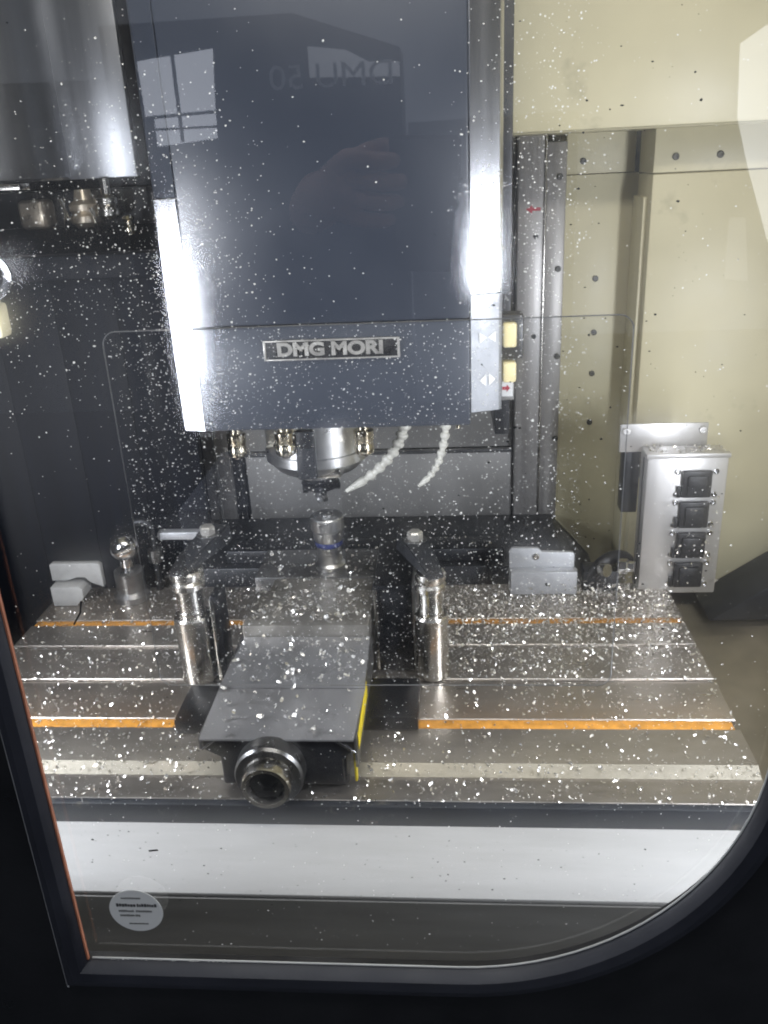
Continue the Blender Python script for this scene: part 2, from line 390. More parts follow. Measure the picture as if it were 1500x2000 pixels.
# ================================================================== the spindle head
hd = thing('milling_spindle_unit', (-.17, 1.45, .36), 'dark blue grey spindle head with silver corner strips', 'spindle head')
HX0, HX1 = -.378, .030
SEAM = .525
obj('front_cover', MB().box(HX0, HX1, 1.240, 1.72, SEAM + .001, 1.38, bev=.004), 'navy_paint', hd)
obj('lower_cover', MB().box(HX0, HX1, 1.240, 1.70, .366, SEAM - .001, bev=.004), 'navy_lower', hd)
def strip(x_in, x_out, y_in, y_out, z0, z1):
    # slanting corner strip: from the front cover's edge back to the head's side
    s = 1 if x_out > x_in else -1
    pts = [(x_in + s * .0006, y_in), (x_out - s * .004, y_out - .004), (x_out, y_out + .003), (x_out, y_out + .05), (x_in + s * .0006, y_out + .05)]
    return MB().prism(pts, 'z', z0, z1, bev=.0012)
RY0, RY1 = 1.2405, 1.2590
obj('corner_strip', strip(HX1, .077, RY0, RY1, .560, 1.38), 'trim_silver', hd, smooth=False)
rs = obj('corner_strip', strip(HX1, .077, RY0 + .0005, RY1 + .0005, .385, .5585), 'strip_paint', hd, smooth=False)
obj('corner_strip', strip(HX0, -.418, 1.2405, 1.2529, .366, .706), 'trim_silver', hd, smooth=False)
obj('corner_edge', strip(HX0, -.416, 1.2410, 1.2570, .7065, 1.38), 'navy_paint', hd, smooth=False)
box('side_cover', (.0485, .074, 1.308, 1.70, .386, 1.37), 'dark_steel', hd, .003)
box('side_cover', (-.414, -.3785, 1.314, 1.70, .37, 1.37), 'navy_paint', hd, .003)
box('side_back', (.074, .100, 1.40, 1.72, .30, 1.38), 'dark_steel', hd, .003)
# clamp / unclamp marks on the right strip (plane slants back to the right)
def on_strip(x): return RY0 + (x - HX1) / (.077 - HX1) * (RY1 - RY0) - .0022
def mark(pts): return MB().add([(x, on_strip(x), z) for x, z in pts], [tuple(range(len(pts)))])
for dx in (0, 1):
    s = -1 if dx == 0 else 1
    cx = .0555
    obj('mark', mark([(cx + s * .002, .443), (cx + s * .002, .424), (cx + s * .012, .4335)]), 'white_paint', hd)
    obj('mark', mark([(cx + s * .012, .505), (cx + s * .012, .488), (cx + s * .001, .4965)]), 'white_paint', hd)
box('button_housing', (.0745, .110, 1.275, 1.31, .457, .524), 'dark_steel', hd, .004)
for z0, z1 in ((.477, .514), (.424, .4555)):
    obj('button', MB().box(.0785, .099, 1.262, 1.2745 if z0 > .46 else 1.285, z0, z1, bev=.004, seg=3), 'cream_button', hd)
box('button_plate', (.0780, .0975, 1.2855, 1.31, .392, .4562), 'grey_plate', hd, .001)
st = box('arrow_sticker', (.079, .0955, 1.2842, 1.2852, .398, .4215), 'white_paint', hd, .0002)
obj('arrow', MB().add([(.0795, 1.2836, .4135), (.0795, 1.2836, .4085), (.086, 1.2836, .4085), (.086, 1.2836, .405), (.0915, 1.2836, .411), (.086, 1.2836, .417), (.086, 1.2836, .4135)], [(0, 1, 2, 3, 4, 5, 6)]), 'red_ink', st)
# name plate
np_ = obj('name_plate', MB().box(-.273, -.074, 1.2368, 1.2395, .474, .504, bev=.001), 'plate_black', hd)
fr = MB()
for b in ((-.273, -.074, .5015, .504), (-.273, -.074, .474, .4763)): fr.box(b[0] - .001, b[1] + .001, 1.2355, 1.2375, b[2], b[3], bev=.0006)
for b in ((-.2745, -.2708), (-.0762, -.0725)): fr.box(b[0], b[1], 1.2353, 1.2374, .474, .504, bev=.0006)
obj('plate_rim', fr, 'plate_silver', np_)
text('plate_letters', 'DMG MORI', .0262, 'plate_silver', np_, (-.1755, 1.2362, .4893), off=.0012, sx=1.21, ext=.0008)

# spindle nose, holder and cutter
sp = thing('spindle_nose', (-.232, 1.40, .23), 'round polished spindle nose under the dark blue head', 'spindle')
SX, SY = -.232, 1.40
obj('nose', MB().lathe([(.048, .2510), (.068, .2520), (.073, .2555), (.086, .2700), (.0905, .2740), (.0905, .2900), (.0880, .2915), (.0880, .420)], (SX, SY, 0), seg=72), 'satin_steel', sp)
obj('nose_ring', MB().lathe([(.036, .238), (.046, .240), (.048, .2495)], (SX, SY, 0), seg=48), 'steel_dark', sp)
for a in (-70, -110): 
    x, y = SX + .078 * math.cos(R(a)), SY + .078 * math.sin(R(a))
box('drive_key', (SX + .004, SX + .048, SY - .074, SY - .055, .254, .276), 'steel_ground', sp, .003)
box('nose_sensor', (SX - .020, SX + .012, SY - .104, SY - .089, .262, .345), 'dark_steel', sp, .004)
th = thing('milling_cutter', (-.235, 1.40, .188), 'black tool holder with a small end mill in the spindle', 'cutter')
obj('holder', MB().lathe([(.018, .206), (.024, .210), (.033, .214), (.034, .222), (.028, .226), (.033, .230), (.033, .2375)], (SX, SY, 0), seg=36), 'vise_body', th)
cm = MB()
for k in range(3):
    pth = []; 
    for i in range(9):
        a = k * 2.094 + i * .32; pth.append((SX + .006 * math.cos(a), SY + .006 * math.sin(a), .208 - i * .0028))
    cm.tube(pth, .0055, 8)
obj('flutes', cm, 'steel_dark', th)
for k in range(5):
    a = k * 1.256
    ctr = MB().box(SX + .030 * math.cos(a) - .005, SX + .030 * math.cos(a) + .005, SY + .030 * math.sin(a) - .005, SY + .030 * math.sin(a) + .005, .2085, .2190, bev=.001)
    obj('clamp_lug', ctr, 'vise_body', th)

# coolant nozzles around the nose
for x, y, lab in ((-.372, 1.39, 'short brass coolant nozzle left of the spindle nose'), (-.268, 1.30, 'short brass coolant nozzle in front of the spindle nose'), (-.142, 1.32, 'short brass coolant nozzle right of the spindle nose')):
    nz = thing('coolant_nozzle', (x, y, .28), lab, 'nozzle', 'short coolant nozzles below the head')
    zt = .366
    zb = .740 - (.740 - .272) * y / 1.40
    h = .040
    obj('body', MB().lathe([(.0125, zb), (.0160, zb + .003), (.0168, zb + .008), (.0168, zb + .014), (.0158, zb + .016), (.0158, zb + .024), (.0168, zb + .026), (.0168, zb + h), (.010, zb + h + .002), (.010, zt + .006)], (x, y, 0), seg=28), 'brass', nz)
    obj('outlet', MB().lathe([(.004, zb - .004), (.007, zb - .004), (.0085, zb - .0005)], (x, y, 0), seg=20), 'chrome', nz)

def bez(p, n):
    out = []
    for i in range(n + 1):
        t = i / n; q = [Vector(a) for a in p]
        while len(q) > 1: q = [q[k].lerp(q[k + 1], t) for k in range(len(q) - 1)]
        out.append(q[0])
    return out
def hose(pts, r0, label, n=9):
    path = bez(pts, n)
    h = thing('coolant_hose', path[0], label, 'coolant hose', 'jointed coolant hoses below the head')
    for i in range(n - 1):
        a, b = path[i], path[i + 1]; d = (b - a); Ln = d.length
        r = r0 * (1 - .35 * i / n)
        obj('segment', MB().lathe([(r * .62, 0), (r, Ln * .12), (r * 1.08, Ln * .35), (r * .95, Ln * .55), (r * .66, Ln * .72), (r * .66, Ln * 1.02)], a, d, seg=16), 'hose_plastic', h)
    a, b = path[n - 1], path[n]; d = b - a; b = a + d * 1.7
    obj('tip', MB().lathe([(r0 * .62, 0), (r0 * .70, d.length * .3), (r0 * .3, d.length * 1.7)], a, d, seg=16), 'hose_plastic', h)
hose([(-.072, 1.36, .368), (-.073, 1.36, .315), (-.098, 1.36, .265), (-.168, 1.36, .226)], .0115, 'longer white jointed coolant hose curving toward the cutter', 10)
hose([(-.005, 1.37, .368), (-.008, 1.365, .31), (-.014, 1.36, .255), (-.050, 1.355, .232)], .0085, 'shorter white jointed coolant hose hanging at the right', 10)
obj_ = tag(obj('coolant_pipe', MB().tube([(.012, 1.375, .370), (.012, 1.375, .322)], .004), 'brass'), 'thin straight brass coolant pipe beside the right hose', 'pipe')

# ================================================================== the machine table
TX0, TX1, TY0, TY1 = -.755, .388, .846, 1.425
mt = thing('machine_table', ((TX0 + TX1) / 2, 1.12, -.10), 'long ground steel machine table with slots covered in chips', 'table')
prof = [(TY1, 0), (TY1, -.10), (TY0, -.10), (TY0, -.010), (TY0 + .004, -.006), (.888, -.006), (.8885, -.0100), (.892, -.0100), (.914, 0)]
slots = [(1.000, .0105), (1.107, .0055), (1.207, .0055), (1.290, .009)]
for y, hw in slots:
    prof += [(y - hw - .0012, 0), (y - hw, -.0012), (y - hw, -.030), (y + hw, -.030), (y + hw, -.0012), (y + hw + .0012, 0)]
obj('slab', MB().prism(prof, 'x', TX0, TX1), 'table_steel', mt)
obj('gutter_slope', MB().prism([(.8935, -.0095), (.9135, .0010), (.9135, -.002), (.8935, -.0125)], 'x', TX0 + .001, TX1 - .001), 'slope_steel', mt)
for (y, hw), k in zip(slots, (1, 0, 0, 1)):
    if k: box('slot_insert', (TX0 + .004, TX1 - .006, y - hw + .0008, y + hw - .0008, -.020, -.0008), 'orange_insert', mt, .0008)
    else: box('slot_cover', (TX0 + .004, TX1 - .006, y - hw + .0010, y + hw - .0010, -.022, -.0045), 'table_steel', mt, .0008)
box('front_skirt', (TX0, TX1 + .20, TY0 - .012, TY0 - .0005, -.12, -.003), 'table_front', mt, .002)

# front sill
sl = thing('front_sill', (-.15, .76, -.25), 'bright brushed steel sill in front of the table', 'sill')
obj('sloping_plate', MB().prism([(.8165, -.016), (.738, -.050), (.738, -.056), (.8165, -.022)], 'x', -1.2, .94, bev=.0012), 'sill_steel', sl)
obj('front_plate', MB().prism([(.736, -.0565), (.722, -.28), (.732, -.28), (.746, -.0565)], 'x', -1.2, .94), 'sill_shaded', sl)  # unlit look of this front face is put into a darker colour

# ================================================================== the vise
vs = thing('machine_vise', (-.22, 1.10, 0), 'long steel machine vise with sheet covers and a round screw hub', 'vise')
obj('bed', MB().box(-.302, -.138, .868, 1.38, .0005, .070, bev=.004), 'vise_body', vs)
# front cap with chamfered shoulders
obj('front_cap', MB().prism([(-.296, .012), (-.296, .052), (-.318, .064), (-.318, .080), (-.126, .080), (-.126, .064), (-.142, .050), (-.142, .012)], 'y', .858, .872, bev=.0015), 'vise_body', vs)
obj('cap_edge', MB().tube([(-.319, .8565, .066), (-.302, .8565, .080)], .0017, 8), 'chrome', vs)
obj('cap_edge', MB().tube([(-.125, .8565, .062), (-.148, .8565, .079)], .0017, 8), 'chrome', vs)
def cover(name, x0, x1, xb0, xb1, y0, y1, z, t=.0025):
    b2 = bmesh.new()
    P = [(x0, y0, z), (x1, y0, z), (xb1, y1, z), (xb0, y1, z)]
    mb = MB()
    lip = .012
    top = P; bot = [(x, y, zz - t) for x, y, zz in P]
    mb.add(top + bot, [(0, 1, 2, 3), (7, 6, 5, 4), (0, 4, 5, 1), (1, 5, 6, 2), (2, 6, 7, 3), (3, 7, 4, 0)])
    return obj(name, mb, 'vise_cover', vs)
cover('cover_sheet', -.320, -.126, -.322, -.121, .852, .968, .0845)
cover('cover_sheet', -.321, -.122, -.315, -.125, .962, 1.092, .0880)
obj('side_lip', MB().box(-.1255, -.1225, .856, 1.10, .040, .0835), 'steel_dark', vs)
obj('side_lip', MB().box(-.3225, -.3195, .856, 1.10, .066, .0835), 'steel_dark', vs)
obj('moving_jaw', MB().box(-.318, -.126, 1.094, 1.205, .0705, .1060, bev=.003), 'vise_jaw', vs)
obj('jaw_step', MB().box(-.300, -.132, 1.198, 1.262, .0710, .1000, bev=.003), 'vise_jaw', vs)
obj('fixed_jaw', MB().box(-.335, -.128, 1.264, 1.376, .0705, .1010, bev=.003), 'steel_dark', vs)
obj('jaw_guide', MB().box(-.138, -.1285, 1.10, 1.262, .0712, .0990, bev=.002), 'steel_dark', vs)
HUB = (-.231, .858, .0445)
hub = obj('screw_hub', MB().lathe([(.038, 0), (.042, .002), (.0435, .005), (.0435, .026), (.041, .030), (.029, .030)], HUB, (0, -1, 0), seg=64), 'hub_steel', vs)
obj('hub_ring', MB().lathe([(.0290, .0305), (.0305, .033), (.0305, .046), (.0290, .050), (.0240, .050), (.0230, .047), (.0230, .0305)], HUB, (0, -1, 0), seg=56, caps=False), 'steel_ground', hub)
obj('hex_socket', MB().lathe([(.0228, .0305), (.0228, .040), (.012, .040), (.012, .0325), (0, .0325)], HUB, (0, -1, 0), seg=6), 'vise_body', hub)
box('yellow_stripe', (-.1222, -.1212, .868, .985, .058, .0815), 'yellow_paint', vs, .0003)
box('yellow_edge', (-.1300, -.1265, .870, .880, .006, .060), 'yellow_paint', vs, .0008)
for x0, x1, y0, y1 in ((-.1375, -.052, .982, 1.080), (-.398, -.3025, .972, 1.060)):
    obj('clamping_shoe', MB().box(x0, x1, y0, y1, .0006, .024, bev=.003), 'vise_body', vs)

# dark upright stop blocks either side of the vise
for b, lab in (((-.122, -.062, 1.135, 1.30, .0006, .150), 'dark upright stop block between vise and right post'),
               ((-.366, -.352, 1.105, 1.150, .0006, .150), 'dark thin upright stop plate between left post and vise')):
    o = thing('stop_block', ((b[0] + b[1]) / 2, (b[2] + b[3]) / 2, 0), lab, 'stop block')
    obj('plate', MB().box(*b, bev=.003), 'vise_body', o)
    obj('edge_liner', MB().box(b[0] + .001, b[0] + .006, b[2] - .004, b[2] - .0005, b[4] + .004, b[5] - .006, bev=.0008), 'steel_ground', o)

# round support posts with clamp arms
def post(x, y, r, z1, z2, z3, label, alabel, rear):
    p = thing('support_post', (x, y, 0), label, 'support post', 'round support posts beside the vise')
    obj('column', MB().lathe([(r - .002, .0006), (r, .003), (r, z1 - .003), (r - .002, z1)], (x, y, 0), seg=56), 'steel_ground', p)
    obj('screw_neck', MB().lathe([(r * .74, z1 + .0005), (r * .74, z1 + .008), (r * .70, z1 + .010), (r * .70, z2)], (x, y, 0), seg=48), 'steel_ground', p)
    obj('cap', MB().lathe([(r * .72, z2 + .0005), (r * .92, z2 + .004), (r * .92, z2 + .012), (r * .80, z2 + .016), (r * .90, z2 + .021), (r * .90, z3 - .003), (r * .82, z3)], (x, y, 0), seg=48), 'steel_ground', p)
    a = thing('clamp_arm', (rear[0], rear[1], z3), alabel, 'clamp', 'dark clamp arms on the support posts')
    d = (Vector((rear[0], rear[1], 0)) - Vector((x, y, 0))); n = d.normalized(); t = Vector((-n.y, n.x, 0))
    f = Vector((x, y, 0)) - n * .030; e = Vector((rear[0], rear[1], 0)) + n * .05
    w0, w1, h0, h1 = .013, .024, .009, .020
    vv = []
    for c, wd, zb, zt in ((f, w0, z3 + .0008, z3 + h0), (f + n * .04, w1 * .8, z3 + .0008, z3 + h1 * .8), (e - n * .02, w1, z3 - .008, z3 + h1), (e, w1 * .75, z3 - .008, z3 + h1 * .75)):
        vv += [c - t * wd + Vector((0, 0, zb)), c + t * wd + Vector((0, 0, zb)), c + t * wd * .8 + Vector((0, 0, zt)), c - t * wd * .8 + Vector((0, 0, zt))]
    fs = [(0, 1, 2, 3), (15, 14, 13, 12)]
    for k in range(3):
        o = k * 4
        for i in range(4): fs.append((o + i, o + 4 + i, o + 4 + (i + 1) % 4, o + (i + 1) % 4))
    mb = MB().add(vv, fs); bmesh.ops.recalc_face_normals(mb.bm, faces=mb.bm.faces)
    bmesh.ops.bevel(mb.bm, geom=mb.bm.edges[:], offset=.002, segments=2, affect='EDGES')
    obj('arm', mb, 'dark_steel', a)
    obj('bolt', MB().lathe([(.012, 0), (.012, .012), (.010, .014)], (rear[0], rear[1], z3 + h1 - .001), seg=6), 'plate_silver', a)
    obj('washer', MB().lathe([(.018, 0), (.018, .003)], (rear[0], rear[1], z3 + h1 - .0035), seg=24), 'steel_dark', a)
post(-.400, 1.120, .0290, .114, .158, .190, 'round steel support post left of the vise', 'dark clamp arm on top of the left post', (-.386, 1.205))
post(-.034, 1.126, .0255, .108, .146, .178, 'round steel support post right of the vise', 'dark clamp arm on top of the right post', (-.058, 1.200))

# bright setting gauge on the rear jaw
sg = thing('setting_gauge', (-.212, 1.30, .101), 'small chrome gauge with a blue ring standing on the vise', 'gauge')
gx, gy = -.210, 1.305
obj('base', MB().lathe([(.026, .1014), (.026, .108), (.022, .112), (.0205, .128), (.0205, .142)], (gx, gy, 0), seg=40), 'satin_steel', sg)
obj('band', MB().lathe([(.0225, .1425), (.0235, .144), (.0235, .150), (.0225, .1515)], (gx, gy, 0), seg=40), 'blue_ring', sg)
obj('head', MB().lathe([(.0235, .1520), (.0255, .156), (.0255, .170), (.0285, .174), (.0285, .194), (.0270, .196)], (gx, gy, 0), seg=40), 'satin_steel', sg)
obj('cap', MB().lathe([(.010, .1965), (.010, .1985), (.008, .1995)], (gx, gy, 0), seg=28), 'steel_dark', sg)

# ------------------------------------------------------------------ left rear: bracket, valve, rod
lb = thing('saddle_bracket', (-.70, 1.38, 0), 'pale saddle bracket standing on the left end of the table', 'bracket')
obj('upright', MB().prism([(-.748, .044), (-.748, .076), (-.744, .079), (-.656, .079), (-.651, .075), (-.651, .030), (-.676, .040), (-.684, .050), (-.700, .050), (-.720, .044)], 'y', 1.372, 1.384, bev=.001), 'saddle_grey', lb)
obj('foot', MB().prism([(-.745, .0006), (-.745, .040), (-.690, .040), (-.684, .034), (-.684, .018), (-.700, .0006)], 'y', 1.352, 1.392, bev=.002), 'saddle_grey', lb)
pv = thing('ball_valve', (-.600, 1.385, 0), 'round steel ball fitting on a short base at the left', 'valve')
obj('base', MB().lathe([(.034, .0006), (.034, .012), (.027, .020), (.027, .058), (.022, .062)], (-.604, 1.385, 0), seg=40), 'steel_dark', pv)
bl = [(.012, .062), (.014, .070)]
for k in range(13):
    a = -62 + k * 11.5; bl.append((.0275 * math.cos(R(a)), .106 + .0275 * math.sin(R(a)) * .95))
obj('ball', MB().lathe(bl, (-.604, 1.385, 0), seg=36), 'chrome', pv)
obj('cross_bar', MB().tube([(-.604, 1.356, .108), (-.575, 1.352, .120)], .006, 12), 'steel_ground', pv)
lr = thing('probe_rod', (-.56, 1.42, 0), 'thin dark upright rod with a pale arm beside the ball fitting', 'rod')
obj('rod', MB().tube([(-.562, 1.42, .0006), (-.562, 1.42, .130), (-.566, 1.42, .138), (-.576, 1.42, .142), (-.590, 1.42, .140)], .007, 14), 'dark_steel', lr)
obj('arm', MB().box(-.556, -.455, 1.43, 1.45, .098, .113, bev=.002), 'bracket_grey', lr)
obj('collar', MB().lathe([(.013, .060), (.013, .085)], (-.562, 1.42, 0), seg=24), 'steel_dark', lr)

# lamp head reaching in at the left edge of the picture
lh = thing('lamp_head', (-.61, 1.10, .545), 'shiny lamp head with a cream holder at the left edge', 'lamp')
obj('holder', MB().box(-.650, -.586, 1.085, 1.115, .547, .592, bev=.006), 'cream_paint', lh)
obj('reflector', MB().lathe([(.012, 0), (.030, .012), (.036, .030), (.034, .034), (.026, .020), (0, .014)], (-.606, 1.10, .632), (.45, -.85, -.15), seg=36), 'chrome', lh)
obj('stem', MB().tube([(-.605, 1.10, .590), (-.605, 1.10, .625)], .008), 'steel_dark', lh)
obj('arm', MB().tube([(-.62, 1.10, .570), (-.90, 1.12, .580), (-1.262, 1.14, .600)], .010), 'steel_dark', lh)

# ------------------------------------------------------------------ right rear bracket and fittings
rb = thing('sheet_bracket', (.16, 1.41, 0), 'pale grey folded sheet bracket at the rear edge of the table', 'bracket')
obj('upright', MB().prism([(.102, .0006), (.102, .079), (.107, .084), (.153, .083), (.158, .078), (.160, .076), (.216, .074), (.219, .070), (.219, .0006)], 'y', 1.404, 1.412, bev=.0008), 'bracket_grey', rb)
obj('fold', MB().box(.103, .222, 1.382, 1.4035, .0008, .046, bev=.002), 'bracket_grey', rb)
screw('screw', (.150, 1.4035, .068), (0, -1, 0), .006, 'steel_ground', rb)
screw('screw', (.168, 1.382, .022), (0, -1, 0), .003, 'dark_steel', rb)
hf = thing('hose_fitting', (.30, 1.42, 0), 'dark hose fitting with a bright nut left of the socket box', 'fitting')
obj('block', MB().box(.235, .300, 1.395, 1.44, -.02, .040, bev=.006), 'dark_steel', hf)
obj('hose', MB().tube(bez([(.252, 1.40, .03), (.275, 1.395, .085), (.32, 1.43, .055), (.33, 1.47, .02)], 12), .012, 14), 'socket_black', hf)
obj('nut', MB().lathe([(.014, 0), (.014, .014), (.010, .016), (.010, .026)], (.297, 1.392, .052), (.9, -.35, .1), seg=6), 'chrome', hf)
obj('plug', MB().lathe([(.010, 0), (.012, .004), (.012, .016)], (.262, 1.384, .050), (.6, -.7, .2), seg=18), 'steel_ground', hf)

# socket box
sb = thing('socket_box', (.40, 1.45, -.01), 'grey metal box with four black sockets on its front', 'socket box')
BX0, BX1, BY0, BY1, BZ0, BZ1 = .334, .470, 1.40, 1.452, -.008, .257
obj('housing', MB().box(BX0, BX1, BY0, BY1, BZ0, BZ1, bev=.003), 'box_alu', sb)
obj('lid_rim', MB().box(BX0 - .002, BX1 + .002, BY0 - .0025, BY0 + .010, BZ1 - .006, BZ1 + .002, bev=.001), 'box_alu', sb)
obj('side_seam', MB().box(BX0 - .0020, BX0 - .0003, BY0 + .020, BY0 + .023, BZ0 + .006, BZ1 - .01), 'dark_steel', sb)
obj('mounting_plate', MB().box(.296, .446, 1.4525, 1.4565, .246, .297, bev=.001), 'box_alu', sb)
obj('side_bracket', MB().box(.306, .335, 1.4570, 1.492, .128, .2455, bev=.003), 'dark_steel', sb)
obj('wall_arm', MB().box(.362, .440, 1.4570, 1.6195, .150, .230, bev=.003), 'dark_steel', sb)
for X in (.306, .437): screw('screw', (X, 1.4525, .285), (0, -1, 0), .007, 'box_alu', sb)
zs = [.205, .148, .090, .032]
for i, zc in enumerate(zs):
    xc = .419
    s = obj('socket', MB().box(xc - .026, xc + .024, BY0 - .010, BY0 - .0008, zc - .024, zc + .025, bev=.003), 'socket_black', sb)
    obj('insert', MB().box(xc - .018, xc + .016, BY0 - .016, BY0 - .0105, zc - .018, zc + .018, bev=.003), 'socket_black', s)
    obj('hinge', MB().box(xc - .033, xc - .0265, BY0 - .008, BY0 - .001, zc - .024, zc - .004, bev=.0015), 'socket_black', s)
    for dx in (-.033, .031):
        for dz in (-.020, .022):
            screw('screw', (xc + dx, BY0 - .0003, zc + dz), (0, -1, 0), .0052, 'chrome', s)

# ================================================================== the door with its window
WX0, WX1, WZ0, WZ1, RAD = -.281, .199, .1895, 1.22, .200
def outline(off, n=22):
    """window opening, grown by off: sharp lower left corner, big round lower right corner"""
    x0, x1, z0, z1, r = WX0 - off, WX1 + off, WZ0 - off, WZ1 + off, RAD + off
    pts = [(x0, z1), (x0, z0)]
    for i in range(n + 1):
        a = -90 + 90 * i / n
        pts.append((x1 - r + r * math.cos(R(a)), z0 + r + r * math.sin(R(a)) * 1.0))
    r2 = .05
    for i in range(9):
        a = 90 * i / 8
        pts.append((x1 - r2 + r2 * math.cos(R(a)), z1 - r2 + r2 * math.sin(R(a))))
    return pts
def ring(rows):
    """rows: (offset, y) outlines joined into a closed band"""
    mb = MB(); o = [[(x, y, z) for x, z in outline(off)] for off, y in rows]; n = len(o[0]); vs_ = sum(o, []); fs = []
    m = len(rows)
    for k in range(m):
        k2 = (k + 1) % m
        for i in range(n):
            j = (i + 1) % n; fs.append((k * n + i, k * n + j, k2 * n + j, k2 * n + i))
    mb.add(vs_, fs); bmesh.ops.recalc_face_normals(mb.bm, faces=mb.bm.faces)
    return mb
dr = thing('machine_door', (-.04, .45, -.60), 'black machine door around the large window', 'door')
# door leaf: outline ring out to a rectangle
n_in = outline(.0135)
def door_leaf(y0, y1, X0, X1, Z0, Z1):
    g = .0135; a0, a1, b0, b1, r = WX0 - g, WX1 + g, WZ0 - g, WZ1 + g, RAD + g
    mb = MB()
    mb.box(X0, a0, y0, y1, Z0, Z1); mb.box(a1, X1, y0, y1, Z0, Z1)
    mb.box(a0, a1, y0, y1, Z0, b0); mb.box(a0, a1, y0, y1, b1, Z1)
    for cx, cz, rr, sz in ((a1 - r, b0 + r, r, -1), (a1 - .0635, b1 - .0635, .0635, 1)):   # rounded corners of the opening
        arc = [(cx + rr * math.cos(R(t * 3.75)), cz + sz * rr * math.sin(R(t * 3.75))) for t in range(25)]
        for p, q in zip(arc, arc[1:]): mb.prism([(a1, cz + sz * rr), p, q], 'y', y0, y1)
    return mb
obj('leaf', door_leaf(.4465, .468, -1.3, .99, -.60, 1.44), 'frame_black', dr, smooth=False)
obj('gasket', ring([(-.0005, .4495), (.001, .4455), (.0045, .4405), (.011, .4385), (.0160, .4395), (.0165, .4460), (.004, .4462)]), 'gasket', dr)
obj('door_edge_line', MB().box(-.3008, -.2994, .4445, .4463, .165, 1.30), 'edge_grey', dr)
obj('seal_line', MB().box(-.2812, -.2800, .4470, .4494, .192, 1.2), 'seal_red', dr)
obj('seal_line', MB().tube([(-.278, .4497, .1915)] + [(x, .4497, z + .0012) for x, z in outline(-.0006)[2:26]], .0007, 6), 'sticker_silver', dr)
pts = outline(.010)
op = obj('outer_pane', MB().prism(pts, 'y', .4500, .4560), 'pane_outer', dr, smooth=False)
op.data.materials.append(MATS['pane_film'])
for p_ in op.data.polygons:
    if p_.normal.y > .9: p_.material_index = 1
# smaller inner sheet with round corners
ix0, ix1, iz0, iz1, ir = -.1945, .0985, .4255, .659, .008
ip = []
for cx, cz, a0 in ((ix1 - ir, iz1 - ir, 0), (ix0 + ir, iz1 - ir, 90), (ix0 + ir, iz0 + ir, 180), (ix1 - ir, iz0 + ir, 270)):
    for i in range(7): ip.append((cx + ir * math.cos(R(a0 + 15 * i)), cz + ir * math.sin(R(a0 + 15 * i))))
obj('inner_pane', MB().prism(ip, 'y', .4660, .4690), 'pane_inner', dr, smooth=False)
n = len(ip); eb = [(x, .4655, z) for x, z in ip]
obj('pane_edge', MB().tube(eb + [eb[0]], .00034, 6), 'edge_grey', dr)

# sticker
sk = thing('round_sticker', (-.236, .449, .220), 'round silver sticker with small print on the window', 'sticker')
obj('disc', MB().lathe([(.0198, 0), (.0200, .0002), (.0200, .0006)], (-.236, .4499, .2405), (0, -1, 0), seg=48), 'sticker_film', sk)
# print too fine to read in the photograph: rows of letter-sized strokes
rp = random.Random(3)
for z, h, m_, words in ((.2530, .0014, 'ink_grey', ((-.2455, -.2310),)), (.2462, .0030, 'ink_dark', ((-.2500, -.2360), (-.2345, -.2205))),
                        (.2405, .0020, 'ink_grey', ((-.2490, -.2460), (-.2450, -.2375), (-.2360, -.2240))), (.2362, .0020, 'ink_grey', ((-.2485, -.2455), (-.2445, -.2385), (-.2370, -.2340))), (.2282, .0013, 'ink_grey', ((-.2430, -.2290),))):
    pm_ = MB()
    for a_, b_ in words:
        x_ = a_
        while x_ < b_:
            w_ = h * rp.uniform(.35, .6); pm_.box(x_, x_ + w_, .4489, .4492, z - h * rp.uniform(.38, .5), z + h * rp.uniform(.25, .5)); x_ += w_ + h * .16
    tag(obj('print_line', pm_, m_, sk), kind='stuff')

# ================================================================== chips and splashes
def flake(vs, fs, c, nrm, size, curl, rr):
    q = Vector(nrm).to_track_quat('Z', 'Y'); a = rr.uniform(0, 6.283)
    L_, W_ = size * rr.uniform(.7, 1.5), size * rr.uniform(.4, .9)
    tl = Matrix.Rotation(rr.uniform(-.95, .95), 3, 'X') @ Matrix.Rotation(rr.uniform(-.95, .95), 3, 'Y')
    b = len(vs); rot = Matrix.Rotation(a, 3, 'Z')
    for i in range(3):
        u = (i - 1) * L_; h = curl * L_ * (0 if i == 1 else .8)
        for s in (-1, 1):
            p = rot @ (tl @ Vector((u, s * W_ * (1 if i == 1 else rr.uniform(.4, .9)), h)))
            vs.append(Vector(c) + q @ (p + Vector((0, 0, size * .8))))
    fs += [(b, b + 1, b + 3, b + 2), (b + 2, b + 3, b + 5, b + 4)]
def raw(name, vs, fs, m, label, cat, origin):
    me = bpy.data.meshes.new(name); me.from_pydata([tuple(Vector(v) - Vector(origin)) for v in vs], [], fs); me.materials.append(MATS[m])
    o = bpy.data.objects.new(name, me); COL.objects.link(o); o.location = origin
    return tag(o, label, cat, kind='stuff')
rc = random.Random(21)
def blocked(x, y):
    return (-.325 < x < -.12 and .86 < y < 1.38) or (x + .40) ** 2 + (y - 1.12) ** 2 < .032 ** 2 or (x + .034) ** 2 + (y - 1.126) ** 2 < .028 ** 2 \
        or (-.125 < x < -.06 and 1.13 < y < 1.305) or (.10 < x < .222 and 1.38 < y < 1.42) or (-.14 < x < -.05 and .98 < y < 1.085)
vs_, fs_ = [], []
cnt = 0
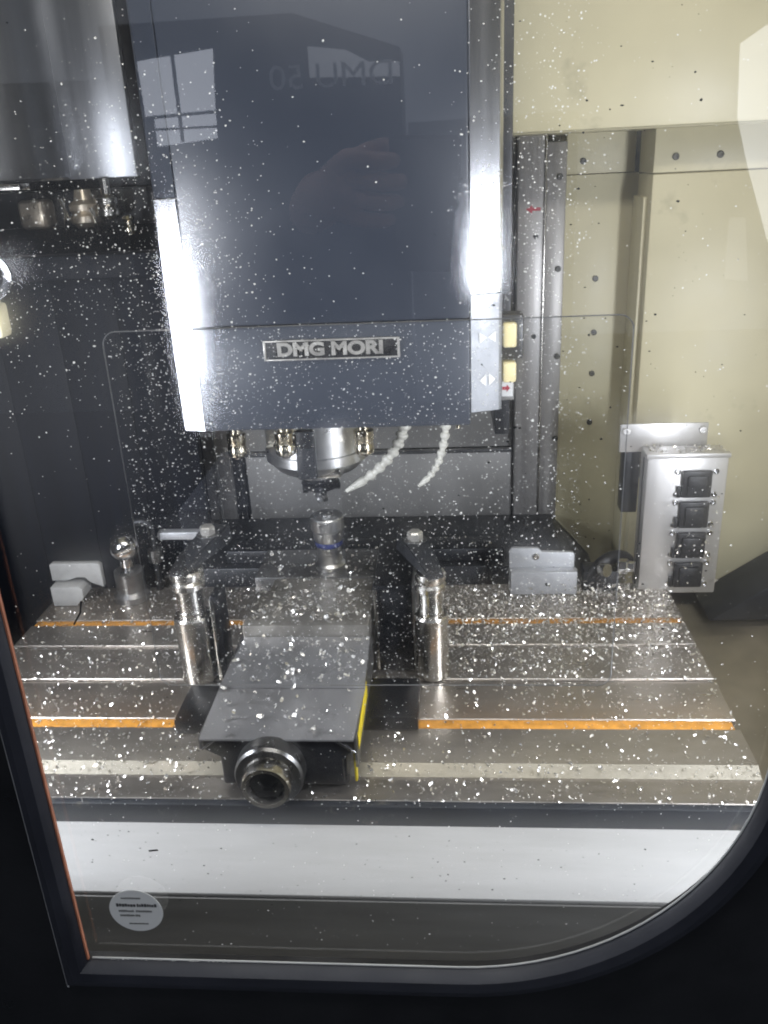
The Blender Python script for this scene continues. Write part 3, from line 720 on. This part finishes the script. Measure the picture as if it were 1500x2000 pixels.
while cnt < 11000:
    x, y = rc.uniform(-.75, .386), rc.uniform(.835, 1.42)
    if blocked(x, y): continue
    if x > -.05: d = .085 + .9 * min(1, max(0, (y - 1.02) / .28)) ** 1.6
    else: d = .15 + .10 * max(0, (y - 1.1) / .3)
    if y < .915: d = .16
    if rc.random() > d: continue
    zz = -.006 if y < .89 else 0
    if y < .89 and y < .84: continue
    flake(vs_, fs_, (x, y, zz), (0, 0, 1), rc.choice((.0009, .0012, .0015, .0018, .0025)), rc.uniform(0, .9), rc); cnt += 1
raw('metal_chips', vs_, fs_, 'chip_metal', 'loose bright aluminium chips strewn over the machine table', 'chips', (0, 1.1, 0))
vs_, fs_ = [], []
for x0, x1, y0, y1, z, k in ((-.316, -.130, .858, .962, .0848, 55), (-.312, -.128, .968, 1.088, .0883, 120), (-.312, -.132, 1.10, 1.20, .1063, 230), (-.33, -.135, 1.27, 1.37, .1013, 70), (-.295, -.14, 1.206, 1.26, .1003, 30)):
    for i in range(k): flake(vs_, fs_, (rc.uniform(x0, x1), rc.uniform(y0, y1), z), (0, 0, 1), rc.choice((.0016, .0024, .0032, .0042)), rc.uniform(0, .9), rc)
raw('vise_chips', vs_, fs_, 'chip_metal', 'bright chips lying on top of the vise', 'chips', (-.22, 1.1, .09))
vs_, fs_ = [], []
for i in range(150): flake(vs_, fs_, (rc.uniform(.337, .467), rc.uniform(1.403, 1.450), .2572), (0, 0, 1), rc.choice((.0014, .002, .0026)), rc.uniform(0, .8), rc)
for i in range(70): flake(vs_, fs_, (rc.gauss(.425, .022), 1.386 + rc.uniform(-.004, .004), rc.gauss(.085, .05)), (0, -1, 0), rc.choice((.0014, .002, .0026)), rc.uniform(0, .8), rc)
raw('box_chips', vs_, fs_, 'chip_metal', 'bright chips on top of the grey socket box', 'chips', (.40, 1.45, .257))
vs_, fs_ = [], []
for i in range(420):
    flake(vs_, fs_, (rc.gauss(.255, .045), rc.uniform(1.36, 1.42), abs(rc.gauss(0, .014))), (rc.uniform(-.5, .5), rc.uniform(-1, 0), 1), rc.choice((.0014, .002, .0026)), rc.uniform(0, .8), rc)
for i in range(160): flake(vs_, fs_, (rc.uniform(-.44, .09), rc.uniform(1.505, 1.555), .0405), (0, 0, 1), .0018, .4, rc)
raw('rear_chips', vs_, fs_, 'chip_metal', 'heap of chips along the rear edge of the table', 'chips', (.25, 1.4, 0))

# splashes and small chips stuck on the inside of the window
rs_ = random.Random(5)
vs_, fs_ = [], []
vd, fd = [], []
def dens(x, z):
    """more specks on the inner sheet and clustered over the bright corner strips to imitate their glare on the glass"""
    d = .028 if z < .70 else .016
    inner = ix0 < x < ix1 and iz0 < z < iz1
    if inner: d = .62
    for cx, cz, sx, sz, k in ((-.150, .700, .045, .075, .95), (.040, .715, .030, .065, .85), (-.235, .690, .05, .05, .38), (.055, .80, .014, .09, .5)):
        d += k * math.exp(-((x - cx) / sx) ** 2 - ((z - cz) / sz) ** 2)
    if z < .42: d += .10
    if z < .33: d *= .28
    if x > .075 and z > .42: d = .045 if not inner else .12
    return min(d, 1)
def speck(V, F, x, y, z, r, rr, kx=1.0):
    n_ = 5 if r < .0007 else 7; b = len(V); a0 = rr.uniform(0, 6.28)
    el = rr.uniform(.6, 1.0)
    for i in range(n_):
        a = a0 + 6.283 * i / n_; q = r * rr.uniform(.7, 1.15)
        V.append((x + q * math.cos(a) * kx, y + rr.uniform(0, .0001), z + q * math.sin(a) * el))
    V.append((x, y + r * .5, z))
    for i in range(n_): F.append((b + i, b + (i + 1) % n_, b + n_))
cnt = 0
while cnt < 10500:
    x, z = rs_.uniform(WX0 + .003, WX1 - .004), rs_.uniform(.20, .98)
    if x > -.02 and z < .39 and (x + .001) ** 2 + (z - .3895) ** 2 > .19 ** 2: continue
    if rs_.random() > dens(x, z): continue
    inner = ix0 < x < ix1 and iz0 < z < iz1
    u = rs_.random()
    r = .00019 + .00042 * u ** 2.2 + (.0004 * rs_.random() if rs_.random() < .05 else 0)
    speck(vs_, fs_, x, .4694 if inner else .4564, z, r, rs_); cnt += 1
for i in range(60):
    speck(vs_, fs_, rs_.uniform(-.270, -.165), .4560, .1812 + abs(rs_.gauss(0, .0012)), rs_.uniform(.0003, .0009), rs_)
raw('splash_specks', vs_, fs_, 'splash_drop', 'pale specks of splash and fine chips stuck to the window', 'specks', (0, .46, .5))
for i in range(420):
    x, z = rs_.uniform(WX0 + .003, .17), rs_.uniform(.21, .95)
    if x > -.02 and z < .39 and (x + .001) ** 2 + (z - .3895) ** 2 > .19 ** 2: continue
    if i > 60: x = rs_.gauss(.075, .045) if i % 2 else rs_.uniform(-.27, .15); z = rs_.uniform(.42, .85) if i % 2 else rs_.uniform(.24, .32)
    if not (WX0 + .003 < x < .17): continue
    if z < .39 and x > -.02 and (x + .001) ** 2 + (z - .3895) ** 2 > .19 ** 2: continue
    inner = ix0 < x < ix1 and iz0 < z < iz1
    speck(vd, fd, x, .4694 if inner else .4564, z, .0002 + .0006 * rs_.random() ** 2.5, rs_, 1.3)
def dark_curl(pts, r):
    for (xa, za), (xb, zb) in zip(pts, pts[1:]):
        t = Vector((xb - xa, 0, zb - za)).normalized(); nx, nz = -t.z * r, t.x * r
        b = len(vd); vd.extend([(xa - nx, .4563, za - nz), (xa + nx, .4563, za + nz), (xb + nx, .4563, zb + nz), (xb - nx, .4563, zb - nz)]); fd.append((b, b + 1, b + 2, b + 3))
dark_curl([(-.2330, .4940), (-.2350, .4860), (-.2390, .4800), (-.2410, .4770)], .0006)
dark_curl([(-.2210, .2910), (-.2140, .2920)], .0008)
raw('dark_specks', vd, fd, 'chip_dark', 'small dark specks stuck to the window', 'specks', (0, .46, .5))

# ================================================================== the workshop behind the camera, seen only as reflections in the window
struct('workshop_floor', MB().box(-6, 6, -8, .40, -1.02, -1.0), 'room_dark')
YB = -5.1
ws = tag(obj('workshop_wall', MB().prism([(-2.19, -1.0), (-2.19, 1.617), (-.942, 1.62), (-.282, 1.40), (-.27, -1.0)], 'y', YB - .5, YB), 'room_dark'), kind='structure')  # dark block shaped to the reflected outline of the machine opposite
struct('workshop_wall', MB().prism([(-4.2, -1.0), (-4.2, 1.38), (-2.20, 1.35), (-2.20, -1.0)], 'y', YB - .9, YB - .4), 'room_wall')
struct('workshop_wall', MB().prism([(-.26, -1.0), (-.26, .98), (.9, 1.0), (.9, -1.0)], 'y', YB - .9, YB - .4), 'room_wall')
wd = thing('workshop_window', (-1.7, YB, .93), 'daylit window reflected at the upper left of the glass', 'window')
obj('pane', MB().prism([(-1.962, 1.404), (-1.465, 1.45), (-1.49, 1.10), (-1.955, 1.085)], 'y', YB + .005, YB + .02), 'daylight', wd)
obj('pane', MB().prism([(-1.90, 1.065), (-1.49, 1.08), (-1.496, .932), (-1.90, .90)], 'y', YB + .005, YB + .02), 'daylight', wd)
obj('mullion', MB().box(-1.735, -1.715, YB + .021, YB + .04, .92, 1.43), 'room_dark', wd)
obj('mullion', MB().box(-1.95, -1.48, YB + .021, YB + .04, .995, 1.008), 'room_dark', wd)
we = thing('workshop_window', (2.2, YB, .3), 'large bright window reflected at the right edge of the glass', 'window')
obj('pane', MB().prism([(1.795, 1.306), (2.55, 1.78), (2.55, .10), (2.10, .14), (1.924, .591), (1.825, .893)], 'y', YB, YB + .02), 'daylight_strong', we)
obj('pane', MB().prism([(1.839, .30), (1.937, .295), (1.998, -.11), (1.846, -.09)], 'y', YB, YB + .02), 'dim_glow', we)
text('machine_name', 'DMU 50', .20, 'white_paint', ws, (-.72, YB + .012, 1.255), rot=(R(90), 0, R(180)), ext=.004, sx=1.15)

# pale block added in the workshop for a pale patch reflected low in the glass
ct = thing('pale_reflection_block', (-.55, -1.5, -1.0), 'pale block added for a pale reflection low in the window', 'pale block')
obj('pale_block', MB().box(-.86, -.42, -2.1, -1.5, -.90, -.24, bev=.01), 'block_white', ct)
obj('caster', MB().lathe([(.05, 0), (.06, .01), (.06, .03), (.05, .04)], (-.80, -1.55, -.94), (1, 0, 0), seg=20), 'room_dark', ct)
obj('caster', MB().lathe([(.05, 0), (.06, .01), (.06, .03), (.05, .04)], (-.50, -1.55, -.94), (1, 0, 0), seg=20), 'room_dark', ct)

# the phone and the hand that holds it, reflected in the window
def C2W(r, u, b): return M4 @ Vector((r, u, b))
ph = thing('phone', C2W(-.02, -.05, .01), 'dark phone held up in front of the window', 'phone')
pm = bmesh.new(); bmesh.ops.create_cube(pm, size=1)
for v in pm.verts: v.co = Vector((-.022 + v.co.x * .072, -.055 + v.co.y * .148, .010 + v.co.z * .008))
bmesh.ops.bevel(pm, geom=pm.edges[:], offset=.0035, segments=3, affect='EDGES')
obj('case', MB().merge(pm, M4), 'frame_black', ph)
def skin(name, verts, edges, m, parent, lvl=2):
    me = bpy.data.meshes.new(name); off = wloc(parent)
    me.from_pydata([C2W(*v[:3]) - off for v in verts], edges, []); me.materials.append(MATS[m])
    o = bpy.data.objects.new(name, me); COL.objects.link(o); o.parent = parent
    md = o.modifiers.new('skin', 'SKIN'); md.use_smooth_shade = True
    for i, v in enumerate(verts):
        k = me.skin_vertices[0].data[i]; k.radius = (v[3], v[3]); k.use_root = (i == 0)
    sd = o.modifiers.new('sub', 'SUBSURF'); sd.levels = lvl; sd.render_levels = lvl
    return o
pe = thing('person', C2W(-.30, -.36, .30), 'hand in a dark sleeve gripping a phone, reflected in the window', 'person')
V = [(-.170, -.090, .045, .026), (-.140, -.060, .022, .030), (-.118, -.036, .008, .027)]
Ed = [(0, 1), (1, 2)]
for k, (r, u) in enumerate(((-.098, .004), (-.094, -.017), (-.095, -.038), (-.100, -.058))):
    b0 = len(V); q = (1.0, 1.05, 1.0, .9)[k]
    V += [(r, u, -.006, .0115 * q), (r + .022 * q, u + .002, -.019, .0098 * q), (r + .042 * q, u - .001, -.014, .0088 * q), (r + .052 * q, u - .003, -.004, .0075 * q)]
    Ed += [(2, b0), (b0, b0 + 1), (b0 + 1, b0 + 2), (b0 + 2, b0 + 3)]
b0 = len(V)
V += [(-.108, -.020, .030, .0125), (-.082, -.006, .034, .0105), (-.058, .004, .026, .0090)]
Ed += [(1, b0), (b0, b0 + 1), (b0 + 1, b0 + 2)]
skin('hand', V, Ed, 'skin', pe)
skin('sleeve', [(-.172, -.092, .047, .036), (-.20, -.14, .10, .042), (-.30, -.34, .28, .055), (-.24, -.50, .42, .075)], [(0, 1), (1, 2), (2, 3)], 'sleeve', pe)
wf = thing('workshop_window', (-.57, YB, 1.24), 'glowing patch added for the pale reflection behind mirrored lettering on the glass', 'window')
obj('pane', MB().prism([(-.86, 1.433), (-.62, 1.40), (-.478, 1.327), (-.285, 1.32), (-.285, 1.235), (-.86, 1.255)], 'y', YB + .003, YB + .008), 'dim_glow', wf)  # glowing quad added for a white patch in the reflection, no real window
